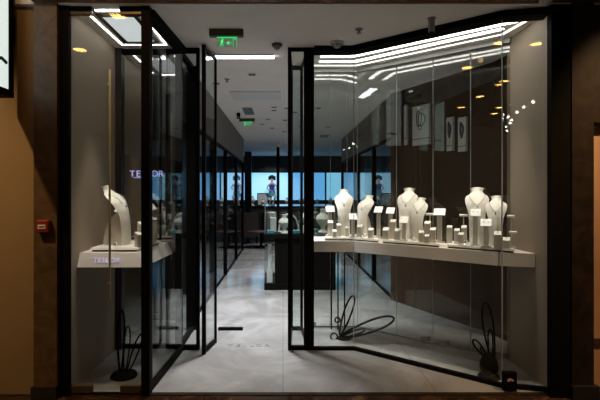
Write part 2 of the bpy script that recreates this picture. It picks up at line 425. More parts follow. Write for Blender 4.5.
t = empty('ceiling_light_panel', (-1.335, 0.49, CEIL), 0, 'pale grey glowing ceiling panel inside the LED line of left window', 'ceiling light')
MB().box(-0.13, 0.13, -0.32, 0.31, -0.008, 0.002).build('diffuser', M['panel_glow'], t)
f = MB(); f.box(-0.165, -0.13, -0.355, 0.345, -0.014, 0.002).box(0.13, 0.165, -0.355, 0.345, -0.014, 0.002).box(-0.13, 0.13, -0.355, -0.32, -0.014, 0.002).box(-0.13, 0.13, 0.31, 0.345, -0.014, 0.002)
f.build('frame', M['bronze'], t)
t = empty('linear_ceiling_light', (X(244, 4.89), 1.29, CEIL), 0, 'white linear light across the ceiling just inside the shop entrance', 'ceiling light')
MB().box(-0.305, 0.305, -0.055, 0.055, -0.012, 0.002).build('diffuser', M['ledbar'], t)
f = MB(); f.box(-0.315, 0.315, -0.063, -0.055, -0.014, 0.002).box(-0.315, 0.315, 0.055, 0.063, -0.014, 0.002); f.build('frame', M['white'], t)

# ------------------------------------------------------------ ceiling fittings
def exit_sign(px, py, sc, label):
    D = F*(CEIL-EYE)/(192-py)
    t = empty('exit_sign', (X(px, D), D+CY, CEIL), 0, label, 'exit sign', 'green exit signs on the ceiling')
    MB().box(-0.15*sc, 0.15*sc, -0.03*sc, 0.03*sc, -0.06*sc, 0.002, bev=0.006).build('housing', M['bronze'], t)
    MB().box(-0.085*sc, 0.095*sc, -0.004, 0.004, -0.15*sc, -0.06*sc).build('acrylic_panel', M['acrylic'], t)
    g = MB()
    y0, y1 = -0.007, -0.004
    g.box(-0.085*sc, 0.095*sc, y0, y1, -0.073*sc, -0.062*sc)
    # running figure, arrow, doorway
    k = sc
    g.ball((-0.035*k, -0.006, -0.085*k), 0.009*k, (1, 0.3, 1), 10)
    for a, b, wd in (((-0.035, -0.093), (-0.045, -0.118), .012), ((-0.045, -0.118), (-0.028, -0.13), .008), ((-0.028, -0.13), (-0.036, -0.146), .007),
                     ((-0.045, -0.118), (-0.062, -0.142), .008), ((-0.036, -0.097), (-0.018, -0.112), .006), ((-0.036, -0.097), (-0.056, -0.106), .006),
                     ((0.005, -0.115), (0.045, -0.115), .009), ((0.005, -0.115), (0.022, -0.10), .008), ((0.005, -0.115), (0.022, -0.13), .008),
                     ((0.06, -0.148), (0.06, -0.083), .007), ((0.06, -0.083), (0.088, -0.083), .007), ((0.088, -0.083), (0.088, -0.148), .007)):
        g.bar((a[0]*k, -0.006, a[1]*k), (b[0]*k, -0.006, b[1]*k), 0.003, wd*k)
    g.build('pictogram', M['green'], t)
    return t
exit_sign(226.5, 30, 1.0, 'hanging green running-man exit sign nearest the shop entrance')
exit_sign(247, 118.5, 1.0, 'small distant green exit sign deep inside the shop')
def ceil_pt(px, py):
    D = F*(CEIL-EYE)/(192-py); return (X(px, D), D+CY, CEIL)
def vent(px, py, wx, wy, label):
    t = empty('ceiling_vent', ceil_pt(px, py), 0, label, 'vent')
    MB().box(-wx, wx, -wy, wy, -0.012, 0.002).build('frame', M['steel'], t)
    n = 6
    for i in range(n):
        x = -wx + (i+0.5)*2*wx/n
        MB().box(x-wx/n*0.55, x+wx/n*0.55, -wy*0.92, wy*0.92, -0.016, -0.012).build('slot', M['slot'], t)
vent(248.5, 111, 0.085, 0.33, 'dark slatted air vent in the shop ceiling before the far exit sign')
vent(324, 136, 0.11, 0.25, 'small dark ceiling vent over the right side of the shop')
def sprinkler(px, py, label, sc=1.0):
    t = empty('ceiling_sprinkler', ceil_pt(px, py), 0, label, 'sprinkler', 'ceiling sprinklers')
    MB().cyl((0, 0, -0.008), 0.034*sc, 0.010, seg=16).build('escutcheon', M['steel'], t)
    MB().cyl((0, 0, -0.035*sc), 0.010*sc, 0.03*sc, seg=10).cyl((0, 0, -0.04*sc), 0.022*sc, 0.005, seg=12).build('nozzle', M['steel'], t)
sprinkler(359, 29, 'small sprinkler on entrance ceiling above the flat right window pane')
sprinkler(227, 79, 'small sprinkler on shop ceiling just beyond the linear light')
def dome(px, py, r, label, m='white'):
    t = empty('smoke_detector', ceil_pt(px, py), 0, label, 'smoke detector', 'ceiling detectors')
    MB().cyl((0, 0, -0.022), r, 0.024, seg=24).build('base', M[m], t, True)
    MB().lathe([(0.0, -0.06), (r*0.35, -0.055), (r*0.62, -0.04), (r*0.8, -0.022)]).build('sensor_dome', M['steel'], t, True)
dome(337, 42, 0.065, 'round domed detector on entrance ceiling above the black portal corner')
dome(277, 44, 0.05, 'flat round detector on entrance ceiling between doors and linear light', 'bronze')
t = empty('ceiling_camera', ceil_pt(431.5, 18), 0, 'grey cylinder camera hanging from the ceiling above the angled beam', 'camera')
MB().cyl((0, 0, -0.008), 0.035, 0.01).build('mount', M['steel'], t, True)
MB().cyl((0, 0, -0.115), 0.026, 0.11).build('housing', M['steel'], t, True)
MB().cyl((0, 0, -0.12), 0.018, 0.006).build('lens', M['black'], t)
t = empty('ceiling_camera', ceil_pt(238.5, 113), 0, 'black ceiling camera beside the far exit sign', 'camera')
MB().box(-0.03, 0.03, -0.03, 0.03, -0.10, 0.002).build('housing', M['black'], t)
MB().cyl((0, -0.03, -0.09), 0.02, 0.02).build('lens', M['steel'], t)
t = empty('ceiling_recess', ceil_pt(256, 95), 0, 'pale shallow ceiling bulkhead panel in mid shop', 'ceiling panel')
MB().box(-0.36, 0.36, -0.28, 0.28, -0.02, 0.002, bev=0.004).build('panel', M['white'], t)
dl = None
spots = [(252, 74), (274, 107), (274, 110), (287, 108), (268, 119), (262, 124), (285, 120), (295, 112), (310, 120), (318, 108), (272, 128), (284, 131), (328, 127), (312, 133), (216, 83), (300, 126)]
for i, (px, py) in enumerate(spots):
    c = ceil_pt(px, py)
    if i == 0:
        dl = empty('recessed_downlight', c, 0, 'small dark recessed downlight in the shop ceiling', 'downlight', 'recessed shop downlights')
        MB().box(-0.05, 0.05, -0.05, 0.05, -0.008, 0.002).build('trim', M['white'], dl)
        MB().box(-0.04, 0.04, -0.04, 0.04, -0.012, -0.008).build('baffle', M['slot'], dl)
    else:
        o = copy_tree(dl); o.location = c

# ------------------------------------------------------------ shelves
SH = 1.046; SB = 0.932
FR = [(0.32, 1.30), (0.725, 1.30), (1.845, 0.37), (2.097, 0.285)]
poly = FR + [(2.095, 0.69), (0.855, 1.77), (0.32, 1.782)]
o = MB().prism(poly, SB, SH).build('display_shelf', M['shelf'])
for x in (0.55, 0.625, 0.70): MB().box(x-0.007, x+0.007, 1.70, 1.714, 0.0, SB).build('leg_or_reflection', M['black'], o)  # slim black bars standing in for dark reflected lines in the glass
tag(o, 'long bent taupe display shelf across the right shop window', 'shelf')
t = empty('display_shelf', (0, 0, 0), 0, 'pale taupe display shelf with sloping lettered front in left window', 'shelf')
SH = 1.065; SB = 0.955
bot = [(-1.655, 0.15), (-1.128, 0.15), (-1.085, 1.0), (-1.655, 1.0)]
top = [(-1.655, 0.205), (-1.19, 0.205), (-1.14, 1.0), (-1.655, 1.0)]
MB().prism(bot, SB, SH, top).build('board', M['shelf'], t)
ang = math.atan2(SH-SB, 0.055)
mx = Matrix.Translation((X(107, 3.78), 0.170, 1.007)) @ Matrix.Rotation(ang, 4, 'X')
text_mesh('lettering', 'TEILOR', 0.056, M['letter_soft'], t, mx, 0.002, 1.25)

SH = 1.046; SB = 0.932
DN = Vector((0.93, 1.12)).normalized()     # inward normal of the angled run
def sp(px, off):
    k = (px-283)/F
    Df = 1.30 + off - CY
    p0 = Vector(FR[1]) + DN*off
    # angled line: DN . (x,y) = DN . p0, with x = k*D, y = D+CY
    Da = (DN.dot(p0) - DN.y*CY) / (DN.x*k + DN.y)
    D = min(Df, Da)
    ang = 0.0 if Df <= Da else -math.atan2(0.93, 1.12)
    return k*D, D+CY, D, ang
TR = SH + 0.034
def tray(px0, px1, o0, o1, label, bend=False, back=1):
    a = sp(px0, o0)[:2]; b = sp(px1, o0)[:2]; c = sp(px1-back, o1)[:2]; d = sp(px0+2, o1)[:2]
    P = [a, b, c, d]
    if bend:
        def inter(off):
            p0 = Vector(FR[1]) + DN*off; y = 1.30+off
            return ((DN.dot(p0) - DN.y*y)/DN.x, y)
        m0, m1 = inter(o0), inter(o1)
        P = [a, m0, b, c, m1, d]
    c0 = Vector((sum(p[0] for p in P)/len(P), sum(p[1] for p in P)/len(P)))
    ins = [tuple(c0 + (Vector(p)-c0)*0.965) for p in P]
    t = empty('display_tray', (0, 0, 0), 0, label, 'tray', 'thin display trays')
    MB().prism(ins, SH, TR-0.018).build('base', M['dark'], t)  # dark colour paints the shadow gap under the pad
    MB().prism(P, TR-0.018, TR, [tuple(c0 + (Vector(p)-c0)*0.985) for p in P]).build('top_pad', M['cream'], t)
    return t
tray(324, 379, 0.03, 0.41, 'bent cream display tray at the portal end of the right shelf', True)
tray(382, 440, 0.02, 0.41, 'cream display tray in the middle of the right shelf')
tray(447, 515, 0.02, 0.37, 'cream display tray at the outer end of the right shelf', back=9)
t = empty('display_tray', (0, 0, 0), 0, 'cream display tray on the left window shelf', 'tray', 'thin display trays')
SH = 1.065
P = [(-1.60, 0.26), (-1.20, 0.26), (-1.16, 0.86), (-1.60, 0.86)]
MB().prism([(-1.585, .28), (-1.22, .28), (-1.18, .84), (-1.585, .84)], SH, SH+0.016).build('base', M['dark'], t)  # dark inset layer, painted shadow line below the pad
TL = SH + 0.034
MB().prism(P, SH+0.016, TL, [(-1.59, .27), (-1.21, .27), (-1.17, .85), (-1.59, .85)]).build('top_pad', M['cream'], t)

# ------------------------------------------------------------ display pieces
def interp(tab, s):
    for (a, *va), (b, *vb) in zip(tab, tab[1:]):
        if s <= b:
            t = (s-a)/(b-a); t2 = t*t*(3-2*t)*0.35 + t*0.65
            return [x+(y-x)*t2 for x, y in zip(va, vb)]
    return list(tab[-1][1:])
# s, y, z, halfwidth, edge bend-back
BT = [(0.00, 0.115, 0.520, 0.064, 0.016), (0.04, 0.106, 0.505, 0.052, 0.024), (0.09, 0.088, 0.483, 0.048, 0.034), (0.15, 0.060, 0.463, 0.064, 0.042),
      (0.21, 0.030, 0.447, 0.090, 0.052), (0.29, -0.012, 0.418, 0.104, 0.055), (0.38, -0.050, 0.372, 0.098, 0.048), (0.50, -0.080, 0.300, 0.074, 0.034),
      (0.64, -0.092, 0.220, 0.067, 0.024), (0.80, -0.094, 0.120, 0.064, 0.018), (1.00, -0.094, 0.000, 0.063, 0.015)]
def bust_pt(s, u):
    y, z, hw, k = interp(BT, s)
    return Vector((hw*u, y + k*u*u, z - 0.012*u*u*(1-s)))
def make_bust(h, label, loc, rz):
    t = empty('necklace_bust', loc, rz, label, 'necklace bust', 'necklace busts in the windows')
    sc = h/0.52
    b = MB(); bm = b.bm; NS, NU = 44, 14
    rows = [[bm.verts.new(bust_pt(i/NS, -1+2*j/NU)) for j in range(NU+1)] for i in range(NS+1)]
    for i in range(NS):
        for j in range(NU): bm.faces.new((rows[i][j], rows[i][j+1], rows[i+1][j+1], rows[i+1][j]))
    bmesh.ops.recalc_face_normals(bm, faces=bm.faces)
    bmesh.ops.solidify(bm, geom=list(bm.faces), thickness=0.010)
    bmesh.ops.scale(bm, vec=(sc, sc, sc), verts=bm.verts)
    b.build('body', M['cream'], t, True)
    # fin behind: a rounded support
    prof = [(-0.070, 0.0), (0.140, 0.0)] + [(-0.068 + 0.208*math.cos(a), 0.0 + 0.30*math.sin(a)) for a in [PI/2*k/10 for k in range(1, 10)]] + [(-0.066, 0.30)]
    MB().side([(y*sc, z*sc) for y, z in prof], -0.03*sc, 0.03*sc).build('support', M['cream'], t)
    # necklace: thin chain and a pendant lying on the front
    b = MB(); pts = []
    for k in range(21):
        u = -1 + k/10; s = 0.20 + 0.22*(1-abs(u)**1.6)
        p = bust_pt(s, u*0.80) + Vector((0, -0.006, 0.006)); pts.append(p*sc)
    b.tube(pts, 0.0016, 5); n = b.build('necklace', M['silver'], t, True)
    c = (bust_pt(0.44, 0) + Vector((0, -0.010, 0)))*sc
    MB().ball(c, 0.009, (0.8, 0.5, 1.3), 8).build('pendant', M['silver'], n)
    return t
def put_bust(px, off, ytop, label, turn=0.0):
    x, y, D, a = sp(px, off)
    h = Z(ytop, D) - TR
    return make_bust(h, label, (x, y, TR), a*0.5 + turn)
put_bust(344, 0.30, 189, 'tall cream necklace bust nearest the black portal post', -0.12)
put_bust(364.5, 0.24, 195, 'lower cream necklace bust, second from the black portal post', -0.3)
put_bust(407, 0.33, 187.5, 'taller cream necklace bust on the middle tray', -0.1)
put_bust(418.5, 0.21, 197.5, 'shorter cream necklace bust on the middle tray', -0.18)
put_bust(477, 0.25, 187, 'taller cream necklace bust on the outer end tray', -0.05)
put_bust(496, 0.19, 195.5, 'shorter cream necklace bust on the outer end tray', -0.15)
make_bust(0.52, 'cream necklace bust seen sideways in the left window', (-1.43, 0.47, TL), 1.25)

def block(px, off, ytop, w, label, m='cream', loc=None, rz=None, h=None):
    if loc is None:
        x, y, D, a = sp(px, off); loc = (x, y, TR); rz = a*0.8; h = Z(ytop, D) - TR
    t = empty('ring_block', loc, rz, label, 'ring block', 'slanted ring blocks in the windows')
    d = w*0.9
    MB().side([(-d/2, 0), (d/2, 0), (d/2, h), (-d/2, h-w*0.45)], -w/2, w/2).build('body', M['greige'], t)
    ang = math.atan2(w*0.45, d)
    mx = Matrix.Translation((0, 0, h-w*0.225)) @ Matrix.Rotation(ang, 4, 'X')
    MB().box(-w/2, w/2, -d*0.55, d*0.55, 0.0, 0.007, mx, 0.002).build('top_pad', M['cream'], t)
    r = MB(); pts = [mx @ Vector((0.007*math.cos(q), 0, 0.013+0.007*math.sin(q))) for q in [2*PI*k/12 for k in range(12)]]
    r.tube(pts, 0.0015, 5, True); r.build('ring', M['silver'], t)
    return t
def card(px, off, ytop, wpx, label, loc=None, rz=None, h=None, w=None, tilt=0.0):
    if loc is None:
        x, y, D, a = sp(px, off); loc = (x, y, TR); rz = a*0.6; h = Z(ytop, D) - TR; w = wpx*D/F
    t = empty('earring_stand', loc, rz, label, 'earring stand', 'earring card stands in the windows')
    MB().box(-w*0.45, w*0.45, -0.028, 0.028, 0, 0.012, bev=0.002).build('base', M['greige'], t)
    MB().box(-w*0.22, w*0.22, -0.012, 0.012, 0.012, h-0.045).build('post', M['greige'], t)
    mx = Matrix.Translation((0, -0.004, h-0.034)) @ Matrix.Rotation(-math.radians(48), 4, 'X') @ Matrix.Rotation(tilt, 4, 'Y')
    MB().box(-w/2, w/2, -0.004, 0.004, -0.042, 0.046, mx, 0.0015).build('card', M['card'], t)
    for s in (-1, 1):
        MB().ball((s*w*0.22, -0.008, 0.004), 0.0055, seg=8, mx=mx).build('earring', M['silver'], t)
    return t
def tbar(px, off, ytop, wpx, label, loc=None, rz=None, h=None, w=None):
    if loc is None:
        x, y, D, a = sp(px, off); loc = (x, y, TR); rz = a*0.6; h = Z(ytop, D) - TR; w = wpx*D/F
    t = empty('bracelet_bar', loc, rz, label, 'bracelet stand', 'bracelet T-bars in the windows')
    MB().cyl((0, 0, 0), 0.028, 0.010, seg=18).build('base', M['greige'], t, True)
    MB().cyl((0, 0, 0.010), 0.006, h-0.022, seg=10).build('post', M['greige'], t, True)
    b = MB(); b.tube([(-w/2, 0, h-0.012), (w/2, 0, h-0.012)], 0.012, 12); b.build('bar', M['cream'], t, True)
    return t
def starburst(px, off, label, r=0.032, loc=None):
    if loc is None:
        x, y, D, a = sp(px, off); loc = (x, y, TR)
    b = MB()
    b.ball((0, 0, r), r*0.28, seg=10)
    for k in range(26):
        zz = 1-2*(k+0.5)/26; th = k*2.399963
        d = Vector((math.sqrt(1-zz*zz)*math.cos(th), math.sqrt(1-zz*zz)*math.sin(th), zz))
        b.tube([Vector((0, 0, r)) + d*r*0.2, Vector((0, 0, r)) + d*r*0.98], lambda s, q=r: q*0.10*(1-s*0.8), 5)
    o = b.build('crystal_brooch', M['silver'], None, False, loc)
    tag(o, label, 'brooch', 'crystal starburst brooches')
# tray at portal end
card(330, 0.22, 206, 8.5, 'earring card stand at the portal end of the first tray')
block(330.5, 0.15, 221, 0.055, 'ring block beneath the earring card at the portal end')
block(338.8, 0.14, 224, 0.045, 'ring block close against the tallest portal-side bust')
block(334.5, 0.07, 230, 0.042, 'low ring block at front corner of the portal-end tray')
card(353, 0.06, 213.5, 7.5, 'earring card stand between the two portal-side busts')
block(347, 0.13, 227, 0.034, 'narrow ring block in front of gap between the portal-side busts')
block(360, 0.08, 225, 0.055, 'ring block before the lower portal-side bust')
block(371, 0.07, 228.5, 0.05, 'ring block at the angled end of the portal-end tray')
card(378.5, 0.16, 206.5, 8, 'earring card stand at the angled end of the portal-end tray')
starburst(363.5, 0.06, 'crystal starburst brooch before the lower portal-side bust')
# middle tray
card(390.5, 0.25, 207.5, 8, 'earring card stand left of the middle tray busts')
block(386, 0.07, 228, 0.06, 'wide ring block at the inner end of the middle tray')
block(393, 0.15, 220, 0.055, 'tall ring block left of the middle tray busts')
block(397.5, 0.08, 229, 0.05, 'ring block in front of taller middle tray bust')
card(404, 0.08, 216.5, 8.5, 'earring card stand overlapping the taller middle tray bust')
block(421.5, 0.06, 231, 0.045, 'low ring block at foot of shorter middle tray bust')
block(427.5, 0.10, 221.5, 0.055, 'tall ring block right of shorter middle tray bust')
block(433, 0.07, 228, 0.05, 'ring block at the outer end of the middle tray')
block(427, 0.04, 235, 0.04, 'lowest ring block at front of the middle tray')
card(439.5, 0.14, 208.5, 11, 'wide earring card stand at the outer end of the middle tray')
tbar(430, 0.37, 213, 8, 'bracelet T-bar behind the shorter middle tray bust')
starburst(412.5, 0.05, 'crystal starburst brooch on the middle tray')
starburst(437, 0.05, 'small crystal brooch at the outer tip of middle tray', 0.018)
# outer tray
block(449.5, 0.16, 226, 0.045, 'ring block at the inner end of the outer tray')
block(457, 0.12, 229, 0.045, 'ring block second from inner end of the outer tray')
block(464, 0.17, 226, 0.045, 'ring block close left of the taller outer tray bust')
block(461, 0.07, 233, 0.045, 'low front ring block left of the outer tray busts')
tbar(463.5, 0.29, 214, 7.5, 'bracelet T-bar left of the taller outer tray bust')
card(475.5, 0.09, 209, 9.5, 'earring card stand in front of taller outer tray bust')
card(486, 0.035, 219, 10, 'earring card stand in front of shorter outer tray bust')
block(498, 0.025, 232, 0.06, 'ring block before the shorter outer tray bust')
block(506.5, 0.05, 238, 0.055, 'ring block at the outermost tray end below the bracelet bars')
tbar(511, 0.20, 215, 7, 'upper bracelet T-bar at the outermost tray end')
tbar(513, 0.10, 231, 7, 'lower bracelet T-bar at the outermost tray end')
starburst(465.5, 0.04, 'crystal starburst brooch on the outer tray')
starburst(475.5, 0.03, 'small crystal brooch before taller outer tray bust', 0.016)
# left window
block(0, 0, 0, 0.05, 'ring block below the curve of the left window bust', loc=(-1.222, 0.43, TL), rz=0.9, h=0.20)
block(0, 0, 0, 0.05, 'lower ring block stepping down from the left window bust', loc=(-1.215, 0.33, TL), rz=0.9, h=0.12)
card(0, 0, 0, 0, 'tilted earring card behind the left window bust', loc=(-1.50, 0.68, TL), rz=0.5, h=0.33, w=0.07, tilt=0.5)
card(0, 0, 0, 0, 'upper earring card stand near return glass of left window', loc=(-1.20, 0.63, TL), rz=0.6, h=0.36, w=0.08, tilt=-0.3)
card(0, 0, 0, 0, 'lower earring card stand near return glass of left window', loc=(-1.21, 0.53, TL), rz=0.6, h=0.27, w=0.07, tilt=0.4)
block(0, 0, 0, 0.05, 'tall ring block at the back of left window tray', loc=(-1.20, 0.75, TL), rz=0.4, h=0.22)
block(0, 0, 0, 0.05, 'middle ring block at entrance side of the left window tray', loc=(-1.29, 0.72, TL), rz=0.4, h=0.16)
starburst(0, 0, 'crystal starburst brooch on the left window tray', 0.025, loc=(-1.40, 0.30, TL))

# lettering on the smoked glass and on the floor
t = empty('shop_name_lettering', (0, 1.058, 0), 0, 'violet lit shop name letters on smoked glass of the left window', 'sign')
D = 4.66
for ch, px in zip('TEILOR', (132.3, 138.3, 143.5, 148, 154.8, 161)):
    text_mesh('letter', ch, 0.088, M['violet_letter'], t, Matrix.Translation((X(px, D), -0.002, Z(174, D))) @ UP, 0.003)
MB().box(X(134, D), X(141, D), -0.004, 0.002, Z(177.9, D), Z(177.4, D)).build('underline', M['violet_letter'], t)
t = empty('floor_lettering', (0, 0, 0), 0, 'faint grey shop name letters inlaid in the entrance floor', 'sign')
D = 4.74
for ch, px in zip('TEILOR', (230, 238, 245, 252, 259, 267)):
    text_mesh('letter', ch, 0.10, M['letter_grey'], t, Matrix.Translation((X(px, D), D+CY, 0.001)), 0.001)

# ------------------------------------------------------------ wire flower sculptures
def petal(mb, base, tip, w, r, bend=(0, 0, 0), n=28):
    base, tip = Vector(base), Vector(tip); ax = tip-base
    sd = ax.cross(Vector((0, 1, 0))).normalized()
    pts = []
    for k in range(n):
        a = 2*PI*k/n; s = 0.5-0.5*math.cos(a)
        wd = math.sin(a)*w*(0.55+0.45*s)
        p = base + ax*s + sd*wd + Vector(bend)*s*s
        pts.append(p)
    mb.tube(pts, r, 7, True)
# portal-side flower
D = 4.95
t = empty('wire_flower', (X(337, D), D+CY, 0), 0, 'black wire flower lying on the floor by the portal post', 'sculpture', 'black wire flower sculptures')
def L(px, py, dy=0.0, D=D, c=337): return (X(px, D)-X(c, D), dy, max(0.012, Z(py, D)))
MB().lathe([(0.075, 0), (0.08, 0.008), (0.06, 0.018), (0.0, 0.02)], (0.08, 0.02, 0)).build('base', M['black'], t, True)
for a, b, w_, r_, dy in ((L(340, 335), L(354, 297, 0.05), 0.05, 0.010, 0), (L(341, 337), L(391, 315, -0.12), 0.075, 0.012, 0), (L(342, 337), L(364, 328, -0.05), 0.028, 0.009, 0)):
    m_ = MB(); petal(m_, a, b, w_, r_); m_.build('petal', M['black'], t, True)
for c, r in ((L(334, 336.5), 0.036), (L(337.5, 320), 0.027)):
    m_ = MB(); m_.tube([(c[0]+r*math.cos(2*PI*k/18), c[1], c[2]+r*math.sin(2*PI*k/18)) for k in range(18)], 0.008, 7, True); m_.build('ring', M['black'], t, True)
# outer flower: egg body with tall petals
D = 3.935
t = empty('wire_flower', (X(489, D), D+CY, 0), 0, 'black wire flower with a solid egg body at the outer end of right window', 'sculpture', 'black wire flower sculptures')
MB().lathe([(0.088, 0), (0.09, 0.008), (0.08, 0.02), (0, 0.022)]).build('base', M['black'], t, True)
MB().lathe([(0.0, 0.012), (0.04, 0.02), (0.070, 0.055), (0.076, 0.095), (0.068, 0.14), (0.045, 0.18), (0.02, 0.205), (0.0, 0.21)]).build('body', M['black'], t, True)
def L2(px, py, dy=0.0): return L(px, py, dy, 3.935, 489)
for a, b, w_, r_ in ((L2(493, 360), L2(486, 303, 0.02), 0.055, 0.0075), (L2(486, 357), L2(471, 338, -0.05), 0.03, 0.0075), (L2(491, 362), L2(488.5, 328, -0.03), 0.025, 0.006), (L2(487, 362), L2(481, 347), 0.014, 0.006)):
    m_ = MB(); petal(m_, a, b, w_, r_); m_.build('petal', M['black'], t, True)
m_ = MB(); m_.tube([L2(488, 355), L2(488.5, 343), L2(487.5, 334)], 0.006, 6); m_.build('stem', M['black'], t, True)
# left flower
D = 3.95
t = empty('wire_flower', (X(124, D), D+CY, 0), 0, 'black wire flower standing on a round base in the left window', 'sculpture', 'black wire flower sculptures')
MB().lathe([(0.108, 0), (0.112, 0.012), (0.10, 0.03), (0, 0.034)]).build('base', M['black'], t, True)
for a, b, w_, r_ in (((-0.03, 0, 0.03), (-0.02, 0.0, 0.56), 0.035, 0.009), ((0.03, 0, 0.03), (0.15, 0.0, 0.36), 0.03, 0.007), ((0.0, 0.02, 0.03), (0.03, 0.02, 0.42), 0.03, 0.006)):
    m_ = MB(); petal(m_, a, b, w_, r_); m_.build('petal', M['black'], t, True)

# small black sign box at the foot of the angled glass
D = 3.66
t = empty('sign_box', (X(509.5, D), D+CY-0.02, 0.0), 0, 'small black box with a pale pink emblem outside the angled glass', 'sign')
MB().box(-0.05, 0.05, -0.0, 0.045, 0.003, 0.152, bev=0.003).build('box', M['black'], t)
e = MB(); e.box(-0.05, 0.05, 0, 1, 0, 1); e.bm.clear()
pts = [(-0.030, 0.085), (-0.022, 0.100), (-0.010, 0.108), (0.006, 0.104), (0.022, 0.096), (0.026, 0.086), (0.012, 0.084), (0.0, 0.090), (-0.012, 0.082), (-0.018, 0.076), (-0.020, 0.086)]
a_ = [e.bm.verts.new((x, -0.0025, z)) for x, z in pts]; b_ = [e.bm.verts.new((x, 0.001, z)) for x, z in pts]
e.bm.faces.new(a_); e.bm.faces.new(b_[::-1])
for i in range(len(pts)): e.bm.faces.new((a_[i], a_[(i+1) % len(pts)], b_[(i+1) % len(pts)], b_[i]))
e.build('emblem', M['pink'], t)

# ------------------------------------------------------------ outside: call point, lightbox, smoke head
t = empty('fire_call_point', (X(45.2, 3.53), -0.07, Z(226, 3.53)), 0, 'red fire alarm call point on the dark left pillar', 'fire alarm')
MB().box(-0.047, 0.047, -0.05, 0.0, -0.047, 0.047, bev=0.008).build('housing', M['red'], t)
MB().box(-0.028, 0.028, -0.056, -0.049, -0.018, 0.014).build('window', M['white'], t)
MB().box(-0.018, 0.018, -0.059, -0.055, -0.006, 0.003).build('mark', M['red'], t)
t = empty('lightbox_sign', (-2.005, -0.62, 0), 0, 'glowing white lightbox in a dark frame above the tan wall', 'lightbox')
f = MB()
f.box(-0.10, 0.0, -0.12, 0.50, 2.26, 2.31).box(-0.10, 0.0, -0.12, 0.50, 3.25, 3.30).box(-0.10, 0.0, 0.45, 0.50, 2.31, 3.25).box(-0.10, 0.0, -0.12, -0.07, 2.31, 3.25)
f.build('frame', M['black'], t)
MB().box(-0.08, -0.012, -0.07, 0.45, 2.31, 3.25).build('face', M['lightbox'], t)
b = MB(); b.tube([(-0.011, 0.42, 2.50), (-0.011, 0.36, 2.52), (-0.011, 0.28, 2.49), (-0.011, 0.15, 2.51), (-0.011, 0.0, 2.50)], 0.014, 6); b.build('graphic', M['slot'], t)
MB().box(-0.09, -0.06, 0.50, 0.622, 2.7, 2.9).build('bracket', M['black'], t)
t = empty('smoke_detector', (X(546, 3.45), -0.15, Z(1, 3.45)), 0, 'small domed detector on dark fascia above the right end post', 'smoke detector', 'ceiling detectors')
MB().lathe([(0.0, -0.035), (0.03, -0.025), (0.045, 0.0), (0.045, 0.02)]).build('sensor_dome', M['white'], t, True)
MB().box(-0.02, 0.02, 0.0, 0.012, 0.0, 0.03).build('bracket', M['steel'], t)

# ------------------------------------------------------------ posters on the brown wall, plus two panels imitating a reflection
W0, W1 = Vector((1.56, 3.16)), Vector((2.30, 1.52))
wd = (W1-W0).normalized(); wn = Vector((wd.y, -wd.x)); wa = math.atan2(wd.y, wd.x)
def wall_hit(px):
    k = (px-283)/F; n = wn
    return n.dot(W0 - Vector((0, CY))) / (n.x*k + n.y)
def poster(px0, px1, y0, y1, label, emblem):
    D0, D1 = wall_hit(px0), wall_hit(px1)
    a = Vector((X(px0, D0), D0+CY)); b = Vector((X(px1, D1), D1+CY)); c = (a+b)/2; D = (D0+D1)/2
    z1, z0 = Z(y0, D), Z(y1, D); wdt = (b-a).length
    t = empty('poster_or_reflection', (c.x, c.y, 0), wa, label, 'poster', 'pale posters on the brown wall')
    MB().box(-wdt/2, wdt/2, -0.035, -0.004, z0, z1).build('sheet', M['poster'], t)
    MB().box(-wdt/2, wdt/2, -0.038, -0.035, z0+(z1-z0)*0.145, z0+(z1-z0)*0.165).build('rule', M['slot'], t)
    if emblem:
        b_ = MB(); zc = z0+(z1-z0)*0.62; hh = (z1-z0)
        for cx, cz, rx, rz in ((-0.08, 0.05, 0.16, 0.19), (0.06, 0.02, 0.20, 0.17), (-0.02, -0.17, 0.09, 0.06)):
            pts = []
            for k in range(24):
                q = 2*PI*k/24; pts.append(((cx+rx*math.cos(q+0.4*math.sin(q)))*wdt, -0.037, zc+(cz+rz*math.sin(q))*hh))
            b_.tube(pts, 0.007, 5, True)
        b_.build('emblem', M['slot'], t)
    return t
poster(406, 408.5, 105, 145, 'narrow pale strip poster beside the poster with looped emblem', False)
poster(414.5, 431.5, 105.5, 145, 'pale grey poster with looped flower emblem on the brown wall', True)
poster(448.7, 455, 117.5, 151, 'narrow pale panel standing in for a glass reflection, nearer the inner bust', True)  # reflection in the glass built as a solid panel, likewise the next
poster(460.2, 468, 117.5, 151.5, 'narrow pale panel standing in for a glass reflection, farthest from portal', True)

# ------------------------------------------------------------ shop interior
t = empty('display_table', (0.27, 4.35, 0), 0, 'black pedestal display table in the middle of the shop', 'display table')
MB().box(-0.57, 0.57, -0.52, 0.52, 0, 0.10, bev=0.006).build('base', M['black'], t)
MB().box(-0.40, 0.57, -0.50, 0.50, 0.10, 0.82).build('pedestal', M['black'], t)
g = MB(); g.box(-0.565, -0.555, -0.515, 0.515, 0.10, 0.82).box(-0.555, -0.40, -0.515, -0.505, 0.10, 0.82); g.build('glass_side', M['glass'], t)
MB().box(-0.53, -0.44, -0.42, -0.30, 0.10, 0.30).box(-0.515, -0.455, -0.40, -0.32, 0.30, 0.72).build('inner_plinth', M['white'], t)
MB().box(-0.58, 0.58, -0.54, 0.54, 0.82, 0.89, bev=0.004).build('top', M['black'], t)
g = MB()
for bx in ((-0.56, 0.56, -0.52, -0.512), (-0.56, 0.56, 0.512, 0.52), (-0.56, -0.552, -0.512, 0.512), (0.552, 0.56, -0.512, 0.512)): g.box(*bx, 0.89, 1.33)
g.box(-0.56, 0.56, -0.52, 0.52, 1.33, 1.338)
t2 = empty('glass_vitrine', (0.27, 4.35, 0), 0, 'clear glass case on the black display table', 'vitrine')
g.build('case', M['glass'], t2)
e_ = MB()
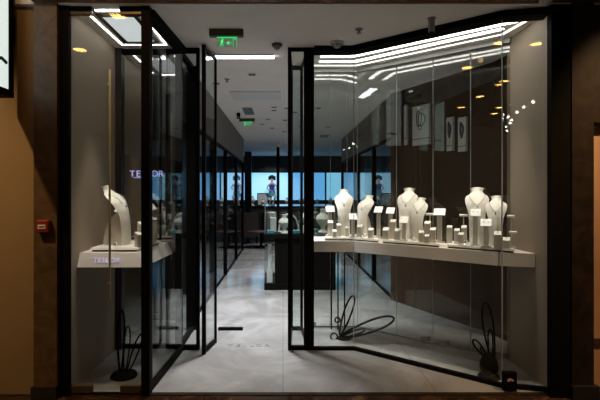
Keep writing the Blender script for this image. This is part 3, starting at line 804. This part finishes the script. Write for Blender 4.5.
for x in (-0.556, 0.556):
    for y in (-0.516, 0.516): e_.box(x-0.005, x+0.005, y-0.005, y+0.005, 0.89, 1.338)
e_.build('corner_trim', M['steel'], t2)
def small_bust(x, y, z, s, rz, label, group):
    t = empty('small_bust', (x, y, z), rz, label, 'necklace bust', group)
    MB().lathe([(0.055*s, 0), (0.055*s, 0.012*s), (0.028*s, 0.03*s), (0.026*s, 0.07*s), (0.06*s, 0.11*s), (0.085*s, 0.16*s), (0.07*s, 0.20*s), (0.032*s, 0.23*s), (0.03*s, 0.265*s), (0.036*s, 0.28*s), (0.0, 0.282*s)], seg=18).build('body', M['cream'], t, True)
    return t
def necklace_arch(x, y, z, r, label):
    t = empty('necklace_arch', (x, y, z), 0.3, label, 'necklace stand')
    MB().box(-r, r, -0.03, 0.03, 0, 0.012).build('base', M['card'], t)
    b = MB(); b.tube([(r*0.92*math.cos(PI*k/16), 0, 0.012+r*1.5*math.sin(PI*k/16)) for k in range(17)], 0.014, 8); b.build('arch', M['card'], t, True)
small_bust(0.02, 3.98, 0.89, 1.1, 0, 'small pale bust in the vitrine, next to the white arch', 'vitrine busts')
small_bust(0.66, 4.12, 0.89, 1.4, 0, 'small pale bust in the vitrine at its window end', 'vitrine busts')
small_bust(0.42, 4.36, 0.89, 1.45, 0, 'small pale bust in the middle back of the vitrine', 'vitrine busts')
necklace_arch(0.10, 4.28, 0.89, 0.19, 'white arched necklace stand in the vitrine')
for i, (x, y, w_, h_, m_, lab) in enumerate(((-0.20, 4.0, 0.12, 0.05, 'teal', 'teal velvet pad at the passage end of the vitrine'), (-0.17, 4.22, 0.10, 0.24, 'card', 'white square riser at the passage end of the vitrine'),
        (-0.2, 4.52, 0.12, 0.32, 'card', 'tall white riser in the back corner of the vitrine'), (0.20, 4.0, 0.14, 0.05, 'teal', 'teal velvet pad in the middle of the vitrine'), (0.345, 4.05, 0.09, 0.12, 'card', 'white riser before the middle vitrine bust'), (0.50, 4.02, 0.12, 0.07, 'teal', 'teal velvet pad at the window end of the vitrine'))):
    t = empty('jewellery_riser', (x, y, 0.89), 0.2*i, lab, 'display riser', 'vitrine risers')
    MB().box(-w_/2, w_/2, -w_/2, w_/2, 0, h_, bev=0.004).build('block', M[m_], t)
    MB().tube([(0.02*math.cos(2*PI*k/14), 0.02*math.sin(2*PI*k/14), h_+0.004) for k in range(14)], 0.004, 5, True).build('bangle', M['silver'], t)

# wall showcases: shelves and small pieces behind the side glass
for sx, x0, x1, nm in ((-1, -1.615, -1.14, 'passage'), (1, 1.66, 2.195, 'window')):
    t = empty('showcase_counter', ((x0+x1)/2, 5.9, 0), 0, 'dark counter behind the side glass, %s side of the shop' % nm, 'counter')
    wx = (x1-x0)/2 - 0.01
    MB().box(-wx, wx, -2.4, 2.9, 0, 0.86).build('body', M['dark'], t)
    MB().box(-wx, wx, -2.4, 2.9, 0.86, 0.90).build('top', M['black'], t)
    for i in range(7):
        y = 3.9+i*0.72
        lab = 'small pale bust on the dark counter behind the %s side glass' % nm
        small_bust((x0+x1)/2 - sx*0.08, y, 0.90, 1.0 + 0.25*(i % 2), 0, lab, 'busts on the %s side counter' % nm)
# floor to ceiling pole
t = empty('ceiling_pole', (X(278, 13.6), 10.0, 0), 0, 'slim black pole from floor to ceiling before the blue windows', 'pole')
MB().cyl((0, 0, 0.03), 0.045, CEIL-0.05, seg=14).build('shaft', M['black'], t, True)
MB().cyl((0, 0, 0), 0.11, 0.03).build('foot', M['black'], t, True)
MB().cyl((0, 0, CEIL-0.12), 0.07, 0.118).build('collar', M['white'], t, True)
# armchairs
def armchair(x, y, rz, label):
    t = empty('armchair', (x, y, 0), rz, label, 'armchair', 'leather armchairs at the back of the shop')
    MB().box(-0.34, 0.34, -0.36, 0.30, 0.20, 0.46, bev=0.05).build('seat', M['leather'], t, True)
    MB().box(-0.42, 0.42, 0.22, 0.42, 0.18, 0.95, bev=0.095).build('backrest', M['leather'], t, True)
    for s in (-1, 1):
        MB().box(s*0.33, s*0.45, -0.36, 0.34, 0.18, 0.66, bev=0.055).build('armrest', M['leather'], t, True)
        for yy in (-0.30, 0.34): MB().cyl((s*0.36, yy, 0), 0.02, 0.20, 0.028).build('leg_or_reflection', M['black'], t, True)
armchair(-1.28, 10.7, PI+0.5, 'dark leather armchair nearest the passage glass wall')
armchair(-0.18, 11.2, PI-0.3, 'dark leather armchair beside the slim black pole')
armchair(1.15, 11.2, PI, 'dark leather armchair on the window side of the back room')
# consultation table
t = empty('low_table', (-0.62, 9.6, 0), 0, 'low dark round table in front of the armchairs', 'table')
MB().cyl((0, 0, 0.42), 0.38, 0.03, seg=32).build('tabletop', M['leather'], t, True)
MB().cyl((0, 0, 0.02), 0.035, 0.40).build('leg_or_reflection', M['black'], t, True)
MB().cyl((0, 0, 0.0), 0.20, 0.02).build('foot', M['black'], t, True)
# back counter
t = empty('back_counter', (0.2, 14.2, 0), 0, 'long dark counter below the blue back windows', 'counter')
MB().box(-3.3, 3.3, -0.30, 0.30, 0, 0.99).build('body', M['dark'], t)
MB().box(-3.35, 3.35, -0.34, 0.34, 0.99, 1.04).build('top', M['black'], t)
f = MB()
for x in [-3.2+0.8*i for i in range(9)]: f.box(x-0.01, x+0.01, -0.306, -0.30, 0.1, 0.95)
f.build('panel_joints', M['steel'], t)
t = empty('picture_frame', (X(263, 17.9), 14.25, 1.04), 0, 'standing picture frame on the back counter before the window', 'picture frame')
f = MB(); f.box(-0.22, 0.22, -0.015, 0.015, 0, 0.03).box(-0.22, 0.22, -0.015, 0.015, 0.45, 0.48).box(-0.22, -0.19, -0.015, 0.015, 0.03, 0.45).box(0.19, 0.22, -0.015, 0.015, 0.03, 0.45)
f.build('frame', M['black'], t); MB().box(-0.19, 0.19, -0.006, 0.008, 0.03, 0.45).build('picture', M['poster'], t)
MB().box(-0.05, 0.05, 0.012, 0.10, 0, 0.02).build('foot', M['black'], t)
for i in range(8):
    x = (-2.2, -1.7, -1.15, -0.75, 0.15, 0.7, 1.3, 1.8)[i]
    small_bust(x, 14.05, 1.04, 0.9+0.2*(i % 3), 0, 'small pale bust standing on the back counter', 'busts on the back counter')

# statue on the back counter
def skinned(name, joints, edges, m, parent, sub=2):
    me = bpy.data.meshes.new(name); me.from_pydata([j[:3] for j in joints], edges, [])
    o = bpy.data.objects.new(name, me); COL.objects.link(o)
    sk = o.modifiers.new('s', 'SKIN'); sb = o.modifiers.new('u', 'SUBSURF'); sb.levels = sub; sb.render_levels = sub
    for i, j in enumerate(joints):
        me.skin_vertices[0].data[i].radius = (j[3], j[3]); me.skin_vertices[0].data[i].use_root = (i == 0)
    bpy.context.view_layer.update()
    dg = bpy.context.evaluated_depsgraph_get()
    me2 = bpy.data.meshes.new_from_object(o.evaluated_get(dg)); me2.materials.clear(); me2.materials.append(m)
    for p in me2.polygons: p.use_smooth = True
    bpy.data.objects.remove(o)
    o = bpy.data.objects.new(name, me2); COL.objects.link(o); o.parent = parent
    return o
t = empty('statue', (X(272, 17.7), 14.08, 1.04), 0, 'painted statue with dark curly hair before the blue back window', 'statue')
J = [(0, 0, 0.48, .085), (0, 0, 0.60, .075), (0, 0, 0.74, .088), (0, 0, 0.84, .05), (0, -0.01, 0.90, .034), (0, -0.02, 0.97, .062), (0, -0.02, 1.06, .058),
     (-.12, 0, 0.80, .036), (-.19, -.04, 0.66, .030), (-.08, -.13, 0.58, .024), (-.02, -.15, 0.57, .020),
     (.12, 0, 0.80, .036), (.21, -.03, 0.68, .030), (.12, -.14, 0.62, .024), (.06, -.15, 0.60, .020),
     (-.07, 0, 0.42, .065), (-.05, -.08, 0.24, .048), (-.09, 0.0, 0.06, .032), (-.10, -.07, 0.025, .024),
     (.07, 0, 0.42, .065), (.13, -.16, 0.33, .050), (.05, -.06, 0.10, .034), (.04, -.13, 0.03, .024)]
E = [(0, 1), (1, 2), (2, 3), (3, 4), (4, 5), (5, 6), (3, 7), (7, 8), (8, 9), (9, 10), (3, 11), (11, 12), (12, 13), (13, 14), (0, 15), (15, 16), (16, 17), (17, 18), (0, 19), (19, 20), (20, 21), (21, 22)]
skinned('body', J, E, M['skin'], t)
h = MB()
for k in range(26):
    a = k*2.4; z = 1.0 + 0.13*((k*7) % 26)/26; rr = 0.075 if z < 1.09 else 0.04
    yy = rr*math.sin(a)
    if yy < -0.03 and z < 1.06: yy = 0.03
    h.ball((rr*1.35*math.cos(a), yy-0.01, z), 0.044, seg=8)
h.build('hair', M['hair'], t, True)
MB().lathe([(0.112, 0.58), (0.095, 0.62), (0.105, 0.70), (0.118, 0.77), (0.075, 0.82)]).build('top_garment', M['bluecloth'], t, True)
MB().lathe([(0.075, 0.81), (0.07, 0.84), (0.05, 0.87)]).build('scarf', M['orangecloth'], t, True)
MB().lathe([(0.155, 0.36), (0.135, 0.45), (0.105, 0.58)]).build('skirt', M['teal'], t, True)

# ------------------------------------------------------------ mall downlights (seen in the angled glass)
def mirror_pt(px, py, zc):
    a, b = (A1, KN) if px < 502 else (KN, A2)
    T_ = Vector((b[0]-a[0], b[1]-a[1])).normalized(); N_ = Vector((-T_.y, T_.x, 0))
    d = Vector(((px-283)/F, 1, -(py-192)/F)); c = Vector((0, CY, EYE))
    s = (Vector((a[0], a[1], 0)) - c).dot(N_) / d.dot(N_); h = c + d*s
    r = d - 2*d.dot(N_)*N_
    return h + r*((zc-h.z)/r.z)
first = None
for px, py in ((537, 43), (500, 42), (467, 67), (500, 84), (480, 96), (461, 107), (500, 107)):
    p = mirror_pt(px, py, 3.615)
    if first is None:
        first = empty('mall_downlight', p, 0, 'round amber downlight in the mall ceiling mirrored by the angled glass', 'downlight', 'amber mall downlights')
        MB().cyl((0, 0, -0.012), 0.085, 0.016, seg=24).build('lamp', M['warmlamp'], first)
        b = MB(); b.tube([(0.10*math.cos(2*PI*k/24), 0.10*math.sin(2*PI*k/24), -0.006) for k in range(24)], 0.014, 6, True); b.build('trim', M['white'], first, True)
    else:
        o = copy_tree(first); o.location = p

t = empty('pendant_cluster', (0, 0, 0), 0, 'cluster of small white bulbs hanging in the mall, mirrored in angled glass', 'pendant lamp')
for px, py in ((508, 117), (502.5, 119), (510, 123), (506, 127), (507, 131), (511.5, 120), (503, 115), (517, 112), (524, 107), (533, 102)):
    p = mirror_pt(px, py, 2.62 + 0.02*((px*7) % 5))
    MB().ball(p, 0.02, seg=8).build('bulb', M['smalllamp'], t, True)
    MB().cyl((p[0], p[1], p[2]+0.02), 0.003, 3.62-p[2]-0.02, seg=6).build('wire', M['black'], t)

# ------------------------------------------------------------ lamps
def area(name, loc, rot, sx, sy, power, col):
    l = bpy.data.lights.new(name, 'AREA'); l.shape = 'RECTANGLE'; l.size = sx; l.size_y = sy; l.energy = power; l.color = col
    o = bpy.data.objects.new(name, l); COL.objects.link(o); o.location = loc; o.rotation_euler = rot; return o
def spot(name, loc, target, power, col, ang, blend=0.6, r=0.04):
    l = bpy.data.lights.new(name, 'SPOT'); l.energy = power; l.color = col; l.spot_size = math.radians(ang); l.spot_blend = blend; l.shadow_soft_size = r
    o = bpy.data.objects.new(name, l); COL.objects.link(o); o.location = loc
    o.rotation_euler = (Vector(target)-Vector(loc)).to_track_quat('-Z', 'Y').to_euler(); return o
WW = (1.0, 0.90, 0.78)
for px, off in ((345, 0.12), (365, 0.10), (408, 0.10), (425, 0.12), (475, 0.10), (496, 0.12)):
    x, y, D, a = sp(px, off)
    spot('window_or_fill_spot', (x-0.05, y-0.04, CEIL-0.03), (x, y+0.1, 1.2), 33, WW, 38)
spot('window_or_fill_spot', (-1.33, 0.045, CEIL-0.03), (-1.33, 0.2, 1.0), 45, WW, 30)  # added fill to brighten the left shelf front
spot('window_or_fill_spot', (-1.33, 0.35, CEIL-0.03), (-1.33, 0.5, 1.2), 45, WW, 40)
# shop ceiling downlights
for x, y in ((-0.3, 1.55), (-0.3, 1.9), (-0.45, 2.7), (0.5, 3.0), (-0.2, 4.6), (0.5, 5.0), (-0.5, 6.8), (0.8, 7.2), (0.2, 9.4)):
    spot('shop_or_fill_downlight', (x, y, CEIL-0.03), (x, y, 0), 190 if y < 2 else 135, (0.95, 0.97, 1.0), 84, 0.8, 0.08)
# mall downlights, followed by added fill spots
for x, y, pw in ((0.2, -1.7, 65),):
    spot('mall_or_fill_lamp', (x, y, 3.58), (x, y+0.35, 0), pw, (1.0, 0.62, 0.28), 75, 0.8, 0.08)

spot('mall_or_fill_lamp', (-2.7, -1.4, 3.58), (-2.5, 0.0, 0.9), 130, (1.0, 0.64, 0.30), 62, 1.0)
spot('mall_or_fill_lamp', (-1.4, -1.7, 3.58), (-1.0, -0.14, 3.2), 40, (1.0, 0.55, 0.2), 85, 1.0)  # added wash to lift the orange of the fascia
spot('mall_or_fill_lamp', (0.9, -2.2, 3.58), (1.35, 0.75, 0.98), 95, (1.0, 0.80, 0.62), 36, 0.9)  # added narrow fill aimed at the right shelf front
spot('mall_or_fill_lamp', (2.9, -1.3, 3.58), (3.0, 0.04, 1.2), 160, (1.0, 0.62, 0.30), 70)  # added wash brightening the orange panel at far right
spot('shop_or_fill_downlight', (-0.3, 12.6, CEIL-0.03), (-0.4, 14.0, 1.4), 60, (0.95, 0.97, 1.0), 80)  # added fill that brings out the statue colours
wd_ = bpy.data.worlds.new('World'); S.world = wd_; wd_.use_nodes = True
wd_.node_tree.nodes['Background'].inputs['Color'].default_value = (0.030, 0.022, 0.016, 1)
wd_.node_tree.nodes['Background'].inputs['Strength'].default_value = 0.5

# ------------------------------------------------------------ camera
cam = bpy.data.cameras.new('Camera'); co = bpy.data.objects.new('Camera', cam); COL.objects.link(co)
co.location = (0, CY, EYE); co.rotation_euler = (PI/2, 0, 0)
cam.sensor_width = 36; cam.lens = 36*F/600
cam.shift_x = 17/600; cam.shift_y = -8/600
cam.clip_end = 100
S.camera = co
S.view_settings.view_transform = 'Standard'; S.view_settings.look = 'None'; S.view_settings.gamma = 1.0; S.view_settings.use_curve_mapping = False
S.view_settings.exposure = 0.62
S.cycles.transparent_max_bounces = 32
S.cycles.max_bounces = 10
